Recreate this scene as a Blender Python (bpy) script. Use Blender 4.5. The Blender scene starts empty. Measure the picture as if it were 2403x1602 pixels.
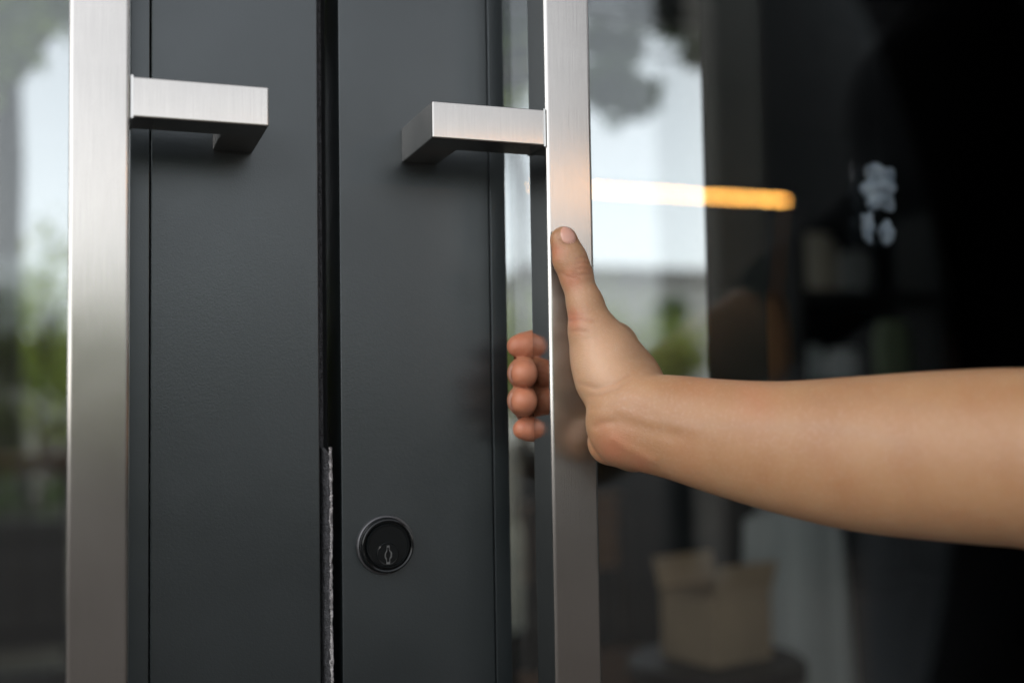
import bpy, bmesh, math, random
import numpy as np
from mathutils import Vector, Matrix
from mathutils.bvhtree import BVHTree
random.seed(7); rng = np.random.default_rng(7)
SC = bpy.context.scene
COL = SC.collection
rad = math.radians

# ------------------------------------------------------------------ camera
CAM_H = 1.08                      # metres above the paving
DOOR = 0.646                      # camera to door face (door face is the plane y = 0)
FPX, CXP, CYP = 2644.0, 1201.5, 801.0
PITCH, YAW, ROLL = 0.0555, 0.35516, -0.01568
fw = np.array([math.sin(YAW)*math.cos(PITCH), math.cos(YAW)*math.cos(PITCH), math.sin(PITCH)])
_r = np.cross(fw, [0, 0, 1]); _r /= np.linalg.norm(_r); _u = np.cross(_r, fw)
rt = _r*math.cos(ROLL)+_u*math.sin(ROLL); up = -_r*math.sin(ROLL)+_u*math.cos(ROLL)
CAM = np.array([0.0, -DOOR, CAM_H])
cam = bpy.data.cameras.new('camera'); camo = bpy.data.objects.new('camera', cam); COL.objects.link(camo)
m = Matrix.Identity(4)
for i in range(3):
    m[i][0], m[i][1], m[i][2], m[i][3] = rt[i], up[i], -fw[i], CAM[i]
camo.matrix_world = m
cam.sensor_width = 36; cam.lens = FPX/2403*36; cam.clip_start = 0.02; cam.clip_end = 2000
cam.dof.use_dof = True; cam.dof.focus_distance = 0.622; cam.dof.aperture_fstop = 3.0
SC.camera = camo
# ------------------------------------------------------------------ sky, sun, exposure
SUN_EL, SUN_DIR = 42, (-0.95, -0.31)          # from behind and left of the camera
w = bpy.data.worlds.new('World'); SC.world = w; w.use_nodes = True
wn = w.node_tree; bg = wn.nodes['Background']
sk = wn.nodes.new('ShaderNodeTexSky'); sk.sky_type = 'NISHITA'; sk.sun_disc = False
sk.sun_elevation = rad(SUN_EL); sk.sun_rotation = math.atan2(SUN_DIR[0], SUN_DIR[1])
sk.air_density = 1.0; sk.dust_density = 1.3; sk.ozone_density = 1.0
hs = wn.nodes.new('ShaderNodeHueSaturation'); hs.inputs['Saturation'].default_value = 0.16
wn.links.new(sk.outputs[0], hs.inputs['Color']); wn.links.new(hs.outputs[0], bg.inputs['Color'])
bg.inputs['Strength'].default_value = 0.15
sl = bpy.data.lights.new('sun', 'SUN'); so = bpy.data.objects.new('sun', sl); COL.objects.link(so)
sl.energy = 0.5; sl.angle = rad(16); sl.color = (1, 0.95, 0.88)
_d = Vector((SUN_DIR[0]*math.cos(rad(SUN_EL)), SUN_DIR[1]*math.cos(rad(SUN_EL)), math.sin(rad(SUN_EL))))
so.rotation_euler = _d.to_track_quat('Z', 'Y').to_euler()
SC.view_settings.view_transform = 'Standard'; SC.view_settings.look = 'None'
SC.view_settings.exposure = 1.45; SC.view_settings.gamma = 1
SC.cycles.use_denoising = True
SC.cycles.max_bounces = 10; SC.cycles.transparent_max_bounces = 16
SC.cycles.sample_clamp_indirect = 8

# ------------------------------------------------------------------ pixel helpers
def ray(px, py):
    d = fw + rt*(px-CXP)/FPX - up*(py-CYP)/FPX
    return d/d[1]
def W(px, py, y):                               # point on the plane world-y = y seen at a pixel
    return CAM + ray(px, py)*(y+DOOR)
def Wd(px, py, depth):                          # point at a depth along the optical axis
    return CAM + (fw + rt*(px-CXP)/FPX - up*(py-CYP)/FPX)*depth
YG = 0.012                                      # front of the glass
def MR(px, py, dist):                           # outdoor point at y = -dist that the glass mirrors at a pixel
    p = CAM + ray(px, py)*(DOOR+2*YG+dist)
    return np.array([p[0], -dist, p[2]])

# ------------------------------------------------------------------ objects
def link(o, parent=None):
    COL.objects.link(o)
    if parent is not None: o.parent = parent
    return o
def tag(o, label=None, cat=None, group=None, kind=None):
    if label: o['label'] = label
    if cat: o['category'] = cat
    if group: o['group'] = group
    if kind: o['kind'] = kind
    return o
def empty(name, loc, label, cat, group=None):
    o = bpy.data.objects.new(name, None); o.location = loc; o.empty_display_size = 0.1
    link(o); return tag(o, label, cat, group)
class MB:
    def __init__(s): s.v = []; s.f = []
    def add(s, v, f):
        b = len(s.v); s.v += [tuple(map(float, p)) for p in v]; s.f += [tuple(b+i for i in q) for q in f]; return s
    def box(s, x0, x1, y0, y1, z0, z1):
        return s.add([(x0,y0,z0),(x1,y0,z0),(x1,y1,z0),(x0,y1,z0),(x0,y0,z1),(x1,y0,z1),(x1,y1,z1),(x0,y1,z1)],
                     [(0,3,2,1),(4,5,6,7),(0,1,5,4),(1,2,6,5),(2,3,7,6),(3,0,4,7)])
    def tube(s, pts, rs, n=10, caps=True):
        pts = [Vector(p) for p in pts]; V = []; F = []
        ref = Vector((0.31, 0.2, 0.93))
        for i, p in enumerate(pts):
            t = (pts[min(i+1, len(pts)-1)]-pts[max(i-1, 0)]).normalized()
            a = t.cross(ref)
            if a.length < 0.05: a = t.cross(Vector((1, 0, 0)))
            a.normalize(); b = t.cross(a)
            for k in range(n):
                g = 2*math.pi*k/n; V.append(p+(a*math.cos(g)+b*math.sin(g))*rs[i])
        for i in range(len(pts)-1):
            for k in range(n): F.append((i*n+k, i*n+(k+1) % n, (i+1)*n+(k+1) % n, (i+1)*n+k))
        if caps: F.append(tuple(range(n))[::-1]); F.append(tuple((len(pts)-1)*n+k for k in range(n)))
        return s.add(V, F)
    def lathe(s, prof, c, axis='y', n=48):
        V = []; F = []
        for (r, h) in prof:
            for k in range(n):
                g = 2*math.pi*k/n
                if axis == 'y': V.append((c[0]+r*math.cos(g), c[1]+h, c[2]+r*math.sin(g)))
                else: V.append((c[0]+r*math.cos(g), c[1]+r*math.sin(g), c[2]+h))
        for i in range(len(prof)-1):
            for k in range(n):
                q = (i*n+k, i*n+(k+1) % n, (i+1)*n+(k+1) % n, (i+1)*n+k)
                F.append(q if axis == 'y' else q)
        F.append(tuple(range(n))); F.append(tuple((len(prof)-1)*n+k for k in range(n))[::-1])
        return s.add(V, F)
    def build(s, name, mat, parent=None, bevel=0, smooth=False, seg=2):
        me = bpy.data.meshes.new(name)
        me.from_pydata(s.v, [], s.f)
        bm = bmesh.new(); bm.from_mesh(me); bmesh.ops.recalc_face_normals(bm, faces=bm.faces)
        if bevel:
            ed = [e for e in bm.edges if len(e.link_faces) == 2 and e.calc_face_angle(0) > 0.6]
            bmesh.ops.bevel(bm, geom=ed, offset=bevel, segments=seg, affect='EDGES', profile=0.5)
        bm.to_mesh(me); bm.free()
        me.materials.append(mat)
        o = bpy.data.objects.new(name, me); link(o)
        if parent is not None:
            off = Vector((0, 0, 0)); q = parent
            while q is not None: off += q.location; q = q.parent
            me.transform(Matrix.Translation(-off)); o.parent = parent
        if smooth:
            for p in me.polygons: p.use_smooth = True
            if smooth == 2:
                me.set_sharp_from_angle(angle=rad(24)); wnm = o.modifiers.new('wn', 'WEIGHTED_NORMAL'); wnm.keep_sharp = True
        elif bevel:
            for p in me.polygons: p.use_smooth = True
            try: me.set_sharp_from_angle(angle=rad(30))
            except Exception: pass
            wnm = o.modifiers.new('wn', 'WEIGHTED_NORMAL'); wnm.keep_sharp = True
        return o
def base_origin(o):                             # move a top-level mesh's origin to its base
    me = o.data; co = np.zeros(len(me.vertices)*3); me.vertices.foreach_get('co', co); co = co.reshape(-1, 3)
    c = Vector(((co[:, 0].min()+co[:, 0].max())/2, (co[:, 1].min()+co[:, 1].max())/2, co[:, 2].min()))
    me.transform(Matrix.Translation(-c)); o.location = o.location + c; return o

# ------------------------------------------------------------------ materials
def mat(name, col, rough=0.6, metal=0.0, noise=None, bump=None, spec=0.5, emit=None, col2=None, aniso=0):
    M = bpy.data.materials.new(name); M.use_nodes = True; nt = M.node_tree; b = nt.nodes['Principled BSDF']
    b.inputs['Base Color'].default_value = (*col, 1); b.inputs['Roughness'].default_value = rough
    b.inputs['Metallic'].default_value = metal; b.inputs['Specular IOR Level'].default_value = spec
    if aniso: b.inputs['Anisotropic'].default_value = aniso
    if emit: b.inputs['Emission Color'].default_value = (*emit[0], 1); b.inputs['Emission Strength'].default_value = emit[1]
    tc = nt.nodes.new('ShaderNodeTexCoord')
    def tex(scale, stretch=(1, 1, 1), detail=5):
        mp = nt.nodes.new('ShaderNodeMapping'); mp.inputs['Scale'].default_value = stretch
        nt.links.new(tc.outputs['Object'], mp.inputs['Vector'])
        t = nt.nodes.new('ShaderNodeTexNoise'); t.inputs['Scale'].default_value = scale; t.inputs['Detail'].default_value = detail
        nt.links.new(mp.outputs[0], t.inputs['Vector']); return t
    if col2:
        t = tex(*noise); r = nt.nodes.new('ShaderNodeValToRGB')
        r.color_ramp.elements[0].position = 0.35; r.color_ramp.elements[1].position = 0.65
        r.color_ramp.elements[0].color = (*col, 1); r.color_ramp.elements[1].color = (*col2, 1)
        nt.links.new(t.outputs['Fac'], r.inputs['Fac']); nt.links.new(r.outputs[0], b.inputs['Base Color'])
    if bump:
        t = tex(*bump[2:]) if len(bump) > 2 else tex(bump[1]); bn = nt.nodes.new('ShaderNodeBump')
        bn.inputs['Strength'].default_value = bump[0]; bn.inputs['Distance'].default_value = bump[1]
        nt.links.new(t.outputs['Fac'], bn.inputs['Height']); nt.links.new(bn.outputs[0], b.inputs['Normal'])
    return M
def steel(name, r0, r1, base):
    M = mat(name, base, r0, 1.0, aniso=0.9); nt = M.node_tree; b = nt.nodes['Principled BSDF']
    tg_ = nt.nodes.new('ShaderNodeTangent'); tg_.direction_type = 'RADIAL'; tg_.axis = 'Z'; nt.links.new(tg_.outputs[0], b.inputs['Tangent'])
    tc = nt.nodes.new('ShaderNodeTexCoord')
    mp = nt.nodes.new('ShaderNodeMapping'); mp.inputs['Scale'].default_value = (1, 1, 0.02)
    t = nt.nodes.new('ShaderNodeTexNoise'); t.inputs['Scale'].default_value = 1600; t.inputs['Detail'].default_value = 3
    nt.links.new(tc.outputs['Object'], mp.inputs['Vector']); nt.links.new(mp.outputs[0], t.inputs['Vector'])
    t2 = nt.nodes.new('ShaderNodeTexNoise'); t2.inputs['Scale'].default_value = 16; t2.inputs['Detail'].default_value = 4
    nt.links.new(tc.outputs['Object'], t2.inputs['Vector'])
    mr = nt.nodes.new('ShaderNodeMapRange'); mr.inputs[1].default_value = 0.3; mr.inputs[2].default_value = 0.7
    mr.inputs[3].default_value = r0; mr.inputs[4].default_value = r1
    nt.links.new(t2.outputs['Fac'], mr.inputs[0]); nt.links.new(mr.outputs[0], b.inputs['Roughness'])
    bn = nt.nodes.new('ShaderNodeBump'); bn.inputs['Strength'].default_value = 0.12; bn.inputs['Distance'].default_value = 0.0004
    nt.links.new(t.outputs['Fac'], bn.inputs['Height']); nt.links.new(bn.outputs[0], b.inputs['Normal'])
    mx = nt.nodes.new('ShaderNodeMapRange'); mx.inputs[3].default_value = 0.9; mx.inputs[4].default_value = 1.06
    nt.links.new(t.outputs['Fac'], mx.inputs[0])
    vm = nt.nodes.new('ShaderNodeVectorMath'); vm.operation = 'SCALE'; vm.inputs[0].default_value = base
    cl = nt.nodes.new('ShaderNodeMapRange'); cl.inputs[1].default_value = 0.3; cl.inputs[2].default_value = 0.7; cl.inputs[3].default_value = 0.93; cl.inputs[4].default_value = 1.05; nt.links.new(t2.outputs['Fac'], cl.inputs[0])
    mu = nt.nodes.new('ShaderNodeMath'); mu.operation = 'MULTIPLY'; nt.links.new(mx.outputs[0], mu.inputs[0]); nt.links.new(cl.outputs[0], mu.inputs[1]); nt.links.new(mu.outputs[0], vm.inputs['Scale']); nt.links.new(vm.outputs[0], b.inputs['Base Color'])
    return M
def glass_mat(name, refl, tint):
    M = bpy.data.materials.new(name); M.use_nodes = True; nt = M.node_tree; nt.nodes.clear()
    o = nt.nodes.new('ShaderNodeOutputMaterial'); mx = nt.nodes.new('ShaderNodeMixShader')
    tr = nt.nodes.new('ShaderNodeBsdfTransparent'); tr.inputs[0].default_value = (*tint, 1)
    gl = nt.nodes.new('ShaderNodeBsdfGlossy'); gl.inputs['Roughness'].default_value = 0.0; gl.inputs[0].default_value = (0.95, 0.98, 1, 1)
    lw = nt.nodes.new('ShaderNodeFresnel'); lw.inputs[0].default_value = 1.5
    ad = nt.nodes.new('ShaderNodeMath'); ad.operation = 'ADD'; ad.inputs[1].default_value = refl; ad.use_clamp = True
    nt.links.new(lw.outputs[0], ad.inputs[0]); nt.links.new(ad.outputs[0], mx.inputs[0])
    nt.links.new(tr.outputs[0], mx.inputs[1]); nt.links.new(gl.outputs[0], mx.inputs[2]); nt.links.new(mx.outputs[0], o.inputs[0])
    return M
def skin_mat():
    M = mat('skin', (0.56, 0.33, 0.23), 0.40); nt = M.node_tree; b = nt.nodes['Principled BSDF']; L = nt.links
    b.inputs['Subsurface Weight'].default_value = 0.3; b.inputs['Subsurface Radius'].default_value = (0.010, 0.0035, 0.0018)
    b.inputs['Subsurface Scale'].default_value = 0.6; b.inputs['Specular IOR Level'].default_value = 0.35
    tc = nt.nodes.new('ShaderNodeTexCoord')
    def attr(n):
        a = nt.nodes.new('ShaderNodeAttribute'); a.attribute_name = n; return a.outputs['Fac']
    def mix(a, colr, f):
        x = nt.nodes.new('ShaderNodeMix'); x.data_type = 'RGBA'; x.inputs[7].default_value = (*colr, 1)
        if isinstance(a, tuple): x.inputs[6].default_value = (*a, 1)
        else: L.new(a, x.inputs[6])
        L.new(f, x.inputs[0]); return x.outputs[2]
    def noise(s, d=4):
        t = nt.nodes.new('ShaderNodeTexNoise'); t.inputs['Scale'].default_value = s; t.inputs['Detail'].default_value = d
        L.new(tc.outputs['Object'], t.inputs['Vector']); return t.outputs['Fac']
    def rng_(f, a, b_, c, d):
        q = nt.nodes.new('ShaderNodeMapRange'); q.inputs[1].default_value = a; q.inputs[2].default_value = b_
        q.inputs[3].default_value = c; q.inputs[4].default_value = d; L.new(f, q.inputs[0]); return q.outputs[0]
    c = mix((0.320, 0.176, 0.089), (0.272, 0.128, 0.060), rng_(noise(45), 0.38, 0.68, 0, 0.6))
    c = mix(c, (0.40, 0.245, 0.165), rng_(noise(600, 2), 0.5, 0.75, 0, 0.35))
    c = mix(c, (0.54, 0.345, 0.225), attr('pale'))  # palm tone, with some of the light on the hand put into it
    c = mix(c, (0.42, 0.125, 0.075), attr('red'))
    c = mix(c, (0.25, 0.19, 0.155), attr('vein'))
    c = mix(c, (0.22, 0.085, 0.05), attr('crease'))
    L.new(c, b.inputs['Base Color'])
    v = nt.nodes.new('ShaderNodeTexVoronoi'); v.inputs['Scale'].default_value = 900; v.feature = 'DISTANCE_TO_EDGE'
    L.new(tc.outputs['Object'], v.inputs['Vector'])
    mm = nt.nodes.new('ShaderNodeMath'); mm.operation = 'ADD'; L.new(rng_(v.outputs['Distance'], 0, 0.2, 0, 1), mm.inputs[0]); L.new(noise(350), mm.inputs[1])
    bn = nt.nodes.new('ShaderNodeBump'); bn.inputs['Strength'].default_value = 0.25; bn.inputs['Distance'].default_value = 0.00035
    L.new(mm.outputs[0], bn.inputs['Height']); L.new(bn.outputs[0], b.inputs['Normal'])
    return M
M_COAT = mat('powder_coat', (0.005, 0.0075, 0.0085), 0.33, 0, bump=(0.10, 0.0006, 1100, (1, 1, 1), 2), spec=0.85)
M_COAT.node_tree.nodes['Principled BSDF'].inputs['Specular Tint'].default_value = (0.90, 0.97, 1.0, 1)
_nt = M_COAT.node_tree; _t = _nt.nodes.new('ShaderNodeTexNoise'); _t.inputs['Scale'].default_value = 9; _t.inputs['Detail'].default_value = 6; _mr = _nt.nodes.new('ShaderNodeMapRange'); _mr.inputs[1].default_value = 0.35; _mr.inputs[2].default_value = 0.7; _mr.inputs[3].default_value = 0.29; _mr.inputs[4].default_value = 0.40
_tc = _nt.nodes.new('ShaderNodeTexCoord'); _nt.links.new(_tc.outputs['Object'], _t.inputs['Vector']); _nt.links.new(_t.outputs['Fac'], _mr.inputs[0]); _nt.links.new(_mr.outputs[0], _nt.nodes['Principled BSDF'].inputs['Roughness'])
M_COAT.node_tree.nodes['Principled BSDF'].inputs['Coat Weight'].default_value = 0.15; M_COAT.node_tree.nodes['Principled BSDF'].inputs['Coat Roughness'].default_value = 0.30
M_DARK = mat('black_anodised', (0.006, 0.007, 0.0075), 0.5)
M_RUB = mat('rubber', (0.010, 0.011, 0.012), 0.8)
M_FELT = mat('felt', (0.03, 0.03, 0.032), 0.95, noise=(900, (1, 1, 0.3)), col2=(0.07, 0.07, 0.075), bump=(1, 0.002, 700))
M_PILE = mat('worn_pile', (0.10, 0.095, 0.095), 0.9, noise=(500, (1, 1, 0.5)), col2=(0.42, 0.40, 0.40), bump=(1, 0.002, 600))
M_STEEL = steel('brushed_steel', 0.20, 0.255, (0.43, 0.413, 0.392))
M_STEELP = steel('polished_steel', 0.07, 0.11, (0.50, 0.49, 0.47))
M_LOCK = mat('black_lock_metal', (0.004, 0.005, 0.0055), 0.16, 0.0, spec=0.35)
M_LOCKR = mat('lock_ring_metal', (0.09, 0.09, 0.094), 0.38, 0.7)
M_KEY = mat('keyway_metal', (0.22, 0.225, 0.23), 0.35, 1)
M_GLASS = glass_mat('door_glass', 0.018, (0.90, 0.925, 0.92))
M_GLASS2 = glass_mat('sky_dimming_glass', 0.0, (0.73, 0.735, 0.74))
M_SKIN = skin_mat()
M_NAIL = mat('nail', (0.50, 0.27, 0.205), 0.28, spec=0.5)
M_NAIL.node_tree.nodes['Principled BSDF'].inputs['Subsurface Weight'].default_value = 0.2
M_NAIL.node_tree.nodes['Principled BSDF'].inputs['Subsurface Radius'].default_value = (0.004, 0.002, 0.001)
M_SHIRT = mat('black_cotton', (0.006, 0.006, 0.007), 0.95, spec=0.15, bump=(0.4, 0.002, 400))
M_TROU = mat('charcoal_twill', (0.03, 0.032, 0.036), 0.9)
M_HAIR = mat('dark_hair', (0.012, 0.009, 0.007), 0.5)
M_SHOE = mat('shoe_leather', (0.02, 0.015, 0.012), 0.5)
M_PAVE = mat('paving', (0.036, 0.029, 0.024), 0.9, noise=(1.4, (1, 1, 1)), col2=(0.052, 0.043, 0.036), bump=(0.5, 0.01, 9))
M_BARK = mat('bark', (0.05, 0.041, 0.034), 0.9, noise=(9, (1, 1, 0.25)), col2=(0.09, 0.075, 0.06), bump=(1, 0.03, 16, (1, 1, 0.2)))
def leaf_mat(n, c):
    M = mat(n, c, 0.5); b = M.node_tree.nodes['Principled BSDF']; nt = M.node_tree
    t = nt.nodes.new('ShaderNodeBsdfTranslucent'); t.inputs[0].default_value = (min(0.5, c[0]*2.6), min(0.55, c[1]*2.4), c[2]*1.4, 1)
    x = nt.nodes.new('ShaderNodeMixShader'); x.inputs[0].default_value = 0.5
    nt.links.new(b.outputs[0], x.inputs[1]); nt.links.new(t.outputs[0], x.inputs[2])
    nt.links.new(x.outputs[0], nt.nodes['Material Output'].inputs[0]); return M
M_LEAF = leaf_mat('leaf', (0.12, 0.17, 0.05)); M_LEAF2 = leaf_mat('leaf_pale', (0.20, 0.27, 0.085)); M_LEAF3 = leaf_mat('leaf_dark', (0.04, 0.075, 0.02))
M_WALL = mat('dark_cladding', (0.018, 0.019, 0.02), 0.7, noise=(3, (1, 1, 1)), col2=(0.03, 0.03, 0.03))
M_WOOD = mat('oiled_wood', (0.24, 0.11, 0.05), 0.55, noise=(14, (0.1, 1, 1)), col2=(0.32, 0.16, 0.075))
M_IRON = mat('black_iron', (0.012, 0.012, 0.012), 0.5, 0.5)
M_ROOM = mat('room_paint', (0.10, 0.10, 0.095), 0.9)
M_COLM = mat('grey_plaster', (0.13, 0.12, 0.11), 0.9, noise=(5, (1, 1, 1)), col2=(0.16, 0.15, 0.135))
M_BLIND = mat('blind_fabric', (0.022, 0.024, 0.022), 0.95, spec=0.1)
M_DARKW = mat('dark_partition', (0.018, 0.028, 0.030), 0.9, spec=0.2)
M_GARD = mat('garden_soil', (0.10, 0.085, 0.068), 0.9, noise=(0.8, (1, 1, 1)), col2=(0.13, 0.125, 0.085))
M_FLOOR = mat('room_floor', (0.016, 0.017, 0.017), 0.95, spec=0.1)

# ------------------------------------------------------------------ ground
g = MB(); g.add([(-90, -150, 0), (90, -150, 0), (90, -0.35, 0), (-90, -0.35, 0)], [(0, 1, 2, 3)])
tag(g.build('paving', M_PAVE), kind='structure')
tag(MB().box(-6, 6, -0.35, 0.30, -0.05, 0.012).build('threshold', M_COLM), kind='structure')
g = MB(); g.add([(-90, 4.27, 0), (90, 4.27, 0), (90, 150, 0), (-90, 150, 0)], [(0, 1, 2, 3)])
tag(g.build('garden_ground', M_GARD), kind='structure')

# ------------------------------------------------------------------ door leaves
ZC = CAM_H; Z0, Z1 = 0.03, 2.35
LX, RX = 0.1211, 0.1335           # meeting edges of the two stiles
T = 0.050                          # leaf thickness
def make_leaf(s, label):
    # s = -1 for the leaf left of the gap, +1 right of it; u grows from the meeting edge outward
    e = LX if s < 0 else RX
    X = lambda u: e+s*u
    d = empty('glass_door', (X(0.45), T/2, Z0), label, 'door', 'pair of glass doors')
    def bx(name, u0, u1, y0, y1, z0, z1, m, bev=0, par=d):
        a, b = sorted((X(u0), X(u1))); return MB().box(a, b, y0, y1, z0, z1).build(name, m, par, bev)
    WS = 0.0925; WB = 0.1035; WID = 0.92
    bx('stile', 0, WS, 0, T, Z0, Z1, M_COAT, 0.0009)
    bx('glazing_bead', WS+0.0006, WB, 0.0006, 0.011, Z0+0.2, Z1-0.12, M_COAT, 0.0008)
    bx('stile', WID-WS, WID, 0, T, Z0, Z1, M_COAT, 0.0009)
    bx('glazing_bead', WID-WB, WID-WS-0.0006, 0.0006, 0.011, Z0+0.2, Z1-0.12, M_COAT, 0.0008)
    bx('rail', WS+0.0002, WID-WS-0.0002, 0.0004, T-0.0004, Z0, Z0+0.2, M_COAT)
    bx('rail', WS+0.0002, WID-WS-0.0002, 0.0004, T-0.0004, Z1-0.12, Z1, M_COAT)
    bx('gasket', WS-0.002, WB-0.0015, YG+0.0085, YG+0.030, Z0+0.15, Z1-0.10, M_RUB)
    bx('gasket', WID-WB+0.0015, WID-WS+0.002, YG+0.0085, YG+0.030, Z0+0.15, Z1-0.10, M_RUB)
    bx('glass_pane', WS+0.0015, WID-WS-0.0015, YG, YG+0.008, Z0+0.2005, Z1-0.1205, M_GLASS)
    # pull handle: square bar on L-shaped arms
    h = bpy.data.objects.new('pull_handle', None); link(h); h.parent = d
    BW = 0.0284; bar0, bar1 = (-0.0125, 0.0159) if s < 0 else (0.2375, 0.2659)
    yb0, yb1 = -0.066, -0.038
    h.location = Vector(((bar0+bar1)/2, yb0, 0.35))-d.location
    b = MB().box(bar0, bar1, yb0, yb1, 0.33, 1.86)
    o = b.build('bar', M_STEEL, h, 0.0022, seg=3)
    o.data.materials.append(M_STEELP)
    for p in o.data.polygons:
        if abs(p.normal.x) > 0.9: p.material_index = 1
    inner = bar1 if s < 0 else bar0
    tip = 0.0837 if s < 0 else 0.1710
    for zb in (ZC+0.1445, 0.60):
        zt = zb+0.0207
        q = 0.0002 if s < 0 else -0.0002
        leg = tip-0.022 if s < 0 else tip+0.022
        yA, yB = -0.0657, -0.0405
        pts = [(inner+q, yA), (tip, yA), (tip, -0.0002), (leg, -0.0002), (leg, yB), (inner+q, yB)]
        n = len(pts); V = [(x, y, zb) for x, y in pts]+[(x, y, zt) for x, y in pts]
        F = [(0, 1, 4, 5), (1, 2, 3, 4), (n, n+1, n+4, n+5), (n+1, n+2, n+3, n+4)]+[(i, (i+1) % n, n+(i+1) % n, n+i) for i in range(n)]
        me = MB().add(V, F); o = me.build('bracket', M_STEEL, h, 0.0012)
        MB().box(min(inner+q, inner+q+(0.0012 if s < 0 else -0.0012)), max(inner+q, inner+q+(0.0012 if s < 0 else -0.0012)), yA-0.0004, yB+0.0004, zb-0.0004, zt+0.0004).build('weld_seam', M_STEELP, h)
    return d
DL = make_leaf(-1, 'dark grey framed glass door leaf without a lock, its steel handle free')
DR = make_leaf(1, 'dark grey framed glass door leaf with a black lock cylinder and gripped handle')
# lock cylinder
lk = W(903, 1277, 0); LK = bpy.data.objects.new('lock_cylinder', None); link(LK); LK.parent = DR; LK.location = Vector(lk)-DR.location
MB().lathe([(0.0170, 0.0003), (0.0172, -0.0010), (0.0168, -0.0026), (0.0160, -0.0030), (0.0158, -0.0003)], lk, n=64).build('ring', M_LOCKR, LK, smooth=2)
MB().lathe([(0.01575, 0.0), (0.01575, -0.0064), (0.0153, -0.0074), (0.0146, -0.0077), (0.0139, -0.0074), (0.0135, -0.0058), (0.0131, -0.0058), (0.0128, -0.0076),
            (0.0124, -0.0084), (0.0119, -0.0084), (0.0115, -0.0078), (0.0110, -0.0078)], lk, n=64).build('housing', M_LOCK, LK, smooth=2)
pc = (lk[0]-0.0004, lk[1], lk[2]-0.0044)
MB().lathe([(0.0064, -0.0078), (0.0064, -0.0087), (0.0060, -0.0091), (0.0056, -0.0090)], pc, n=40).build('plug', M_LOCK, LK, smooth=2)
kh = [(-0.0008, 0.0042), (0.0009, 0.0042), (0.0010, 0.0020), (0.0024, 0.0006), (0.0022, -0.0016), (0.0012, -0.0024), (0.0011, -0.0048), (-0.0011, -0.0048), (-0.0012, -0.0026), (-0.0022, -0.0014), (-0.0020, 0.0004), (-0.0009, 0.0018)]
k = MB(); n = len(kh)
k.add([(pc[0]+x*0.95, pc[1]-0.0096, pc[2]+z*1.16) for x, z in kh]+[(pc[0]+x*0.66, pc[1]-0.0096, pc[2]+z*0.93) for x, z in kh]+[(pc[0]+x*0.66, pc[1]-0.0086, pc[2]+z*0.93) for x, z in kh]
      + [(pc[0]+x*0.95, pc[1]-0.0086, pc[2]+z*1.16) for x, z in kh],
      [(i, (i+1) % n, n+(i+1) % n, n+i) for i in range(n)]+[(n+i, n+(i+1) % n, 2*n+(i+1) % n, 2*n+i) for i in range(n)]+[((i+1) % n, i, 3*n+i, 3*n+(i+1) % n) for i in range(n)])
k.build('keyhole_rim', M_KEY, LK)
MB().add([(pc[0]+x*0.7, pc[1]-0.0088, pc[2]+z*0.95) for x, z in kh], [tuple(range(n))]).build('keyhole', M_RUB, LK)
# seals in the gap (on the left leaf's meeting edge)
MB().box(LX+0.0004, RX-0.0012, 0.034, T-0.002, Z0, Z1).build('rebate_lip', M_RUB, DL)
MB().box(LX+0.0010, LX+0.0042, 0.010, 0.034, Z0, Z1).build('felt_strip', M_FELT, DL, 0.0008)
zt = W(775, 1050, 0.004)[2]
nz = 420; prof = [(0.0004, 0.012), (0.0012, 0.0035), (0.0030, 0.0012), (0.0048, 0.0010), (0.0062, 0.0030), (0.0066, 0.012)]
V = []; F = []
rr = rng.normal(0, 1, (nz+1, len(prof), 2)); rr[1:] = rr[1:]*0.6+rr[:-1]*0.4
for i in range(nz+1):
    z = zt-(zt-0.05)*(i/nz)**1.0
    sh = min(1, 0.35+i/2.5)
    for j, (dx, dy) in enumerate(prof):
        V.append((LX+0.0012+dx*sh+rr[i, j, 0]*0.00022+0.00012*math.sin(i*0.13), dy+rr[i, j, 1]*0.0004, z+rng.normal(0, 0.0002)))
for i in range(nz):
    for j in range(len(prof)-1): a = i*len(prof)+j; F.append((a, a+1, a+1+len(prof), a+len(prof)))
F.append(tuple(range(len(prof))))
ps = MB().add(V, F).build('pile_strip', M_FELT, DL, smooth=True); ps['label'] = 'torn weather pile sticking out of the gap'
V = []; F = []
for i in range(nz*2+1):
    z = zt+0.0005-(zt-0.05)*(i/nz/2); a = 0.0007+0.0001*math.sin(i*0.21)+abs(rng.normal(0, 0.00025)); x = LX+0.0012+0.0052+0.00012*math.sin(i*0.065)+rng.normal(0, 0.00014)
    V += [(x-a, 0.0012, z), (x-a*0.3, -0.0003, z), (x+a*0.7, -0.0001, z), (x+a, 0.0018, z)]
for i in range(nz*2):
    for j in range(3): a = i*4+j; F.append((a, a+1, a+5, a+4))
MB().add(V, F).build('frayed_edge', M_PILE, ps, smooth=True)

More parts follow.
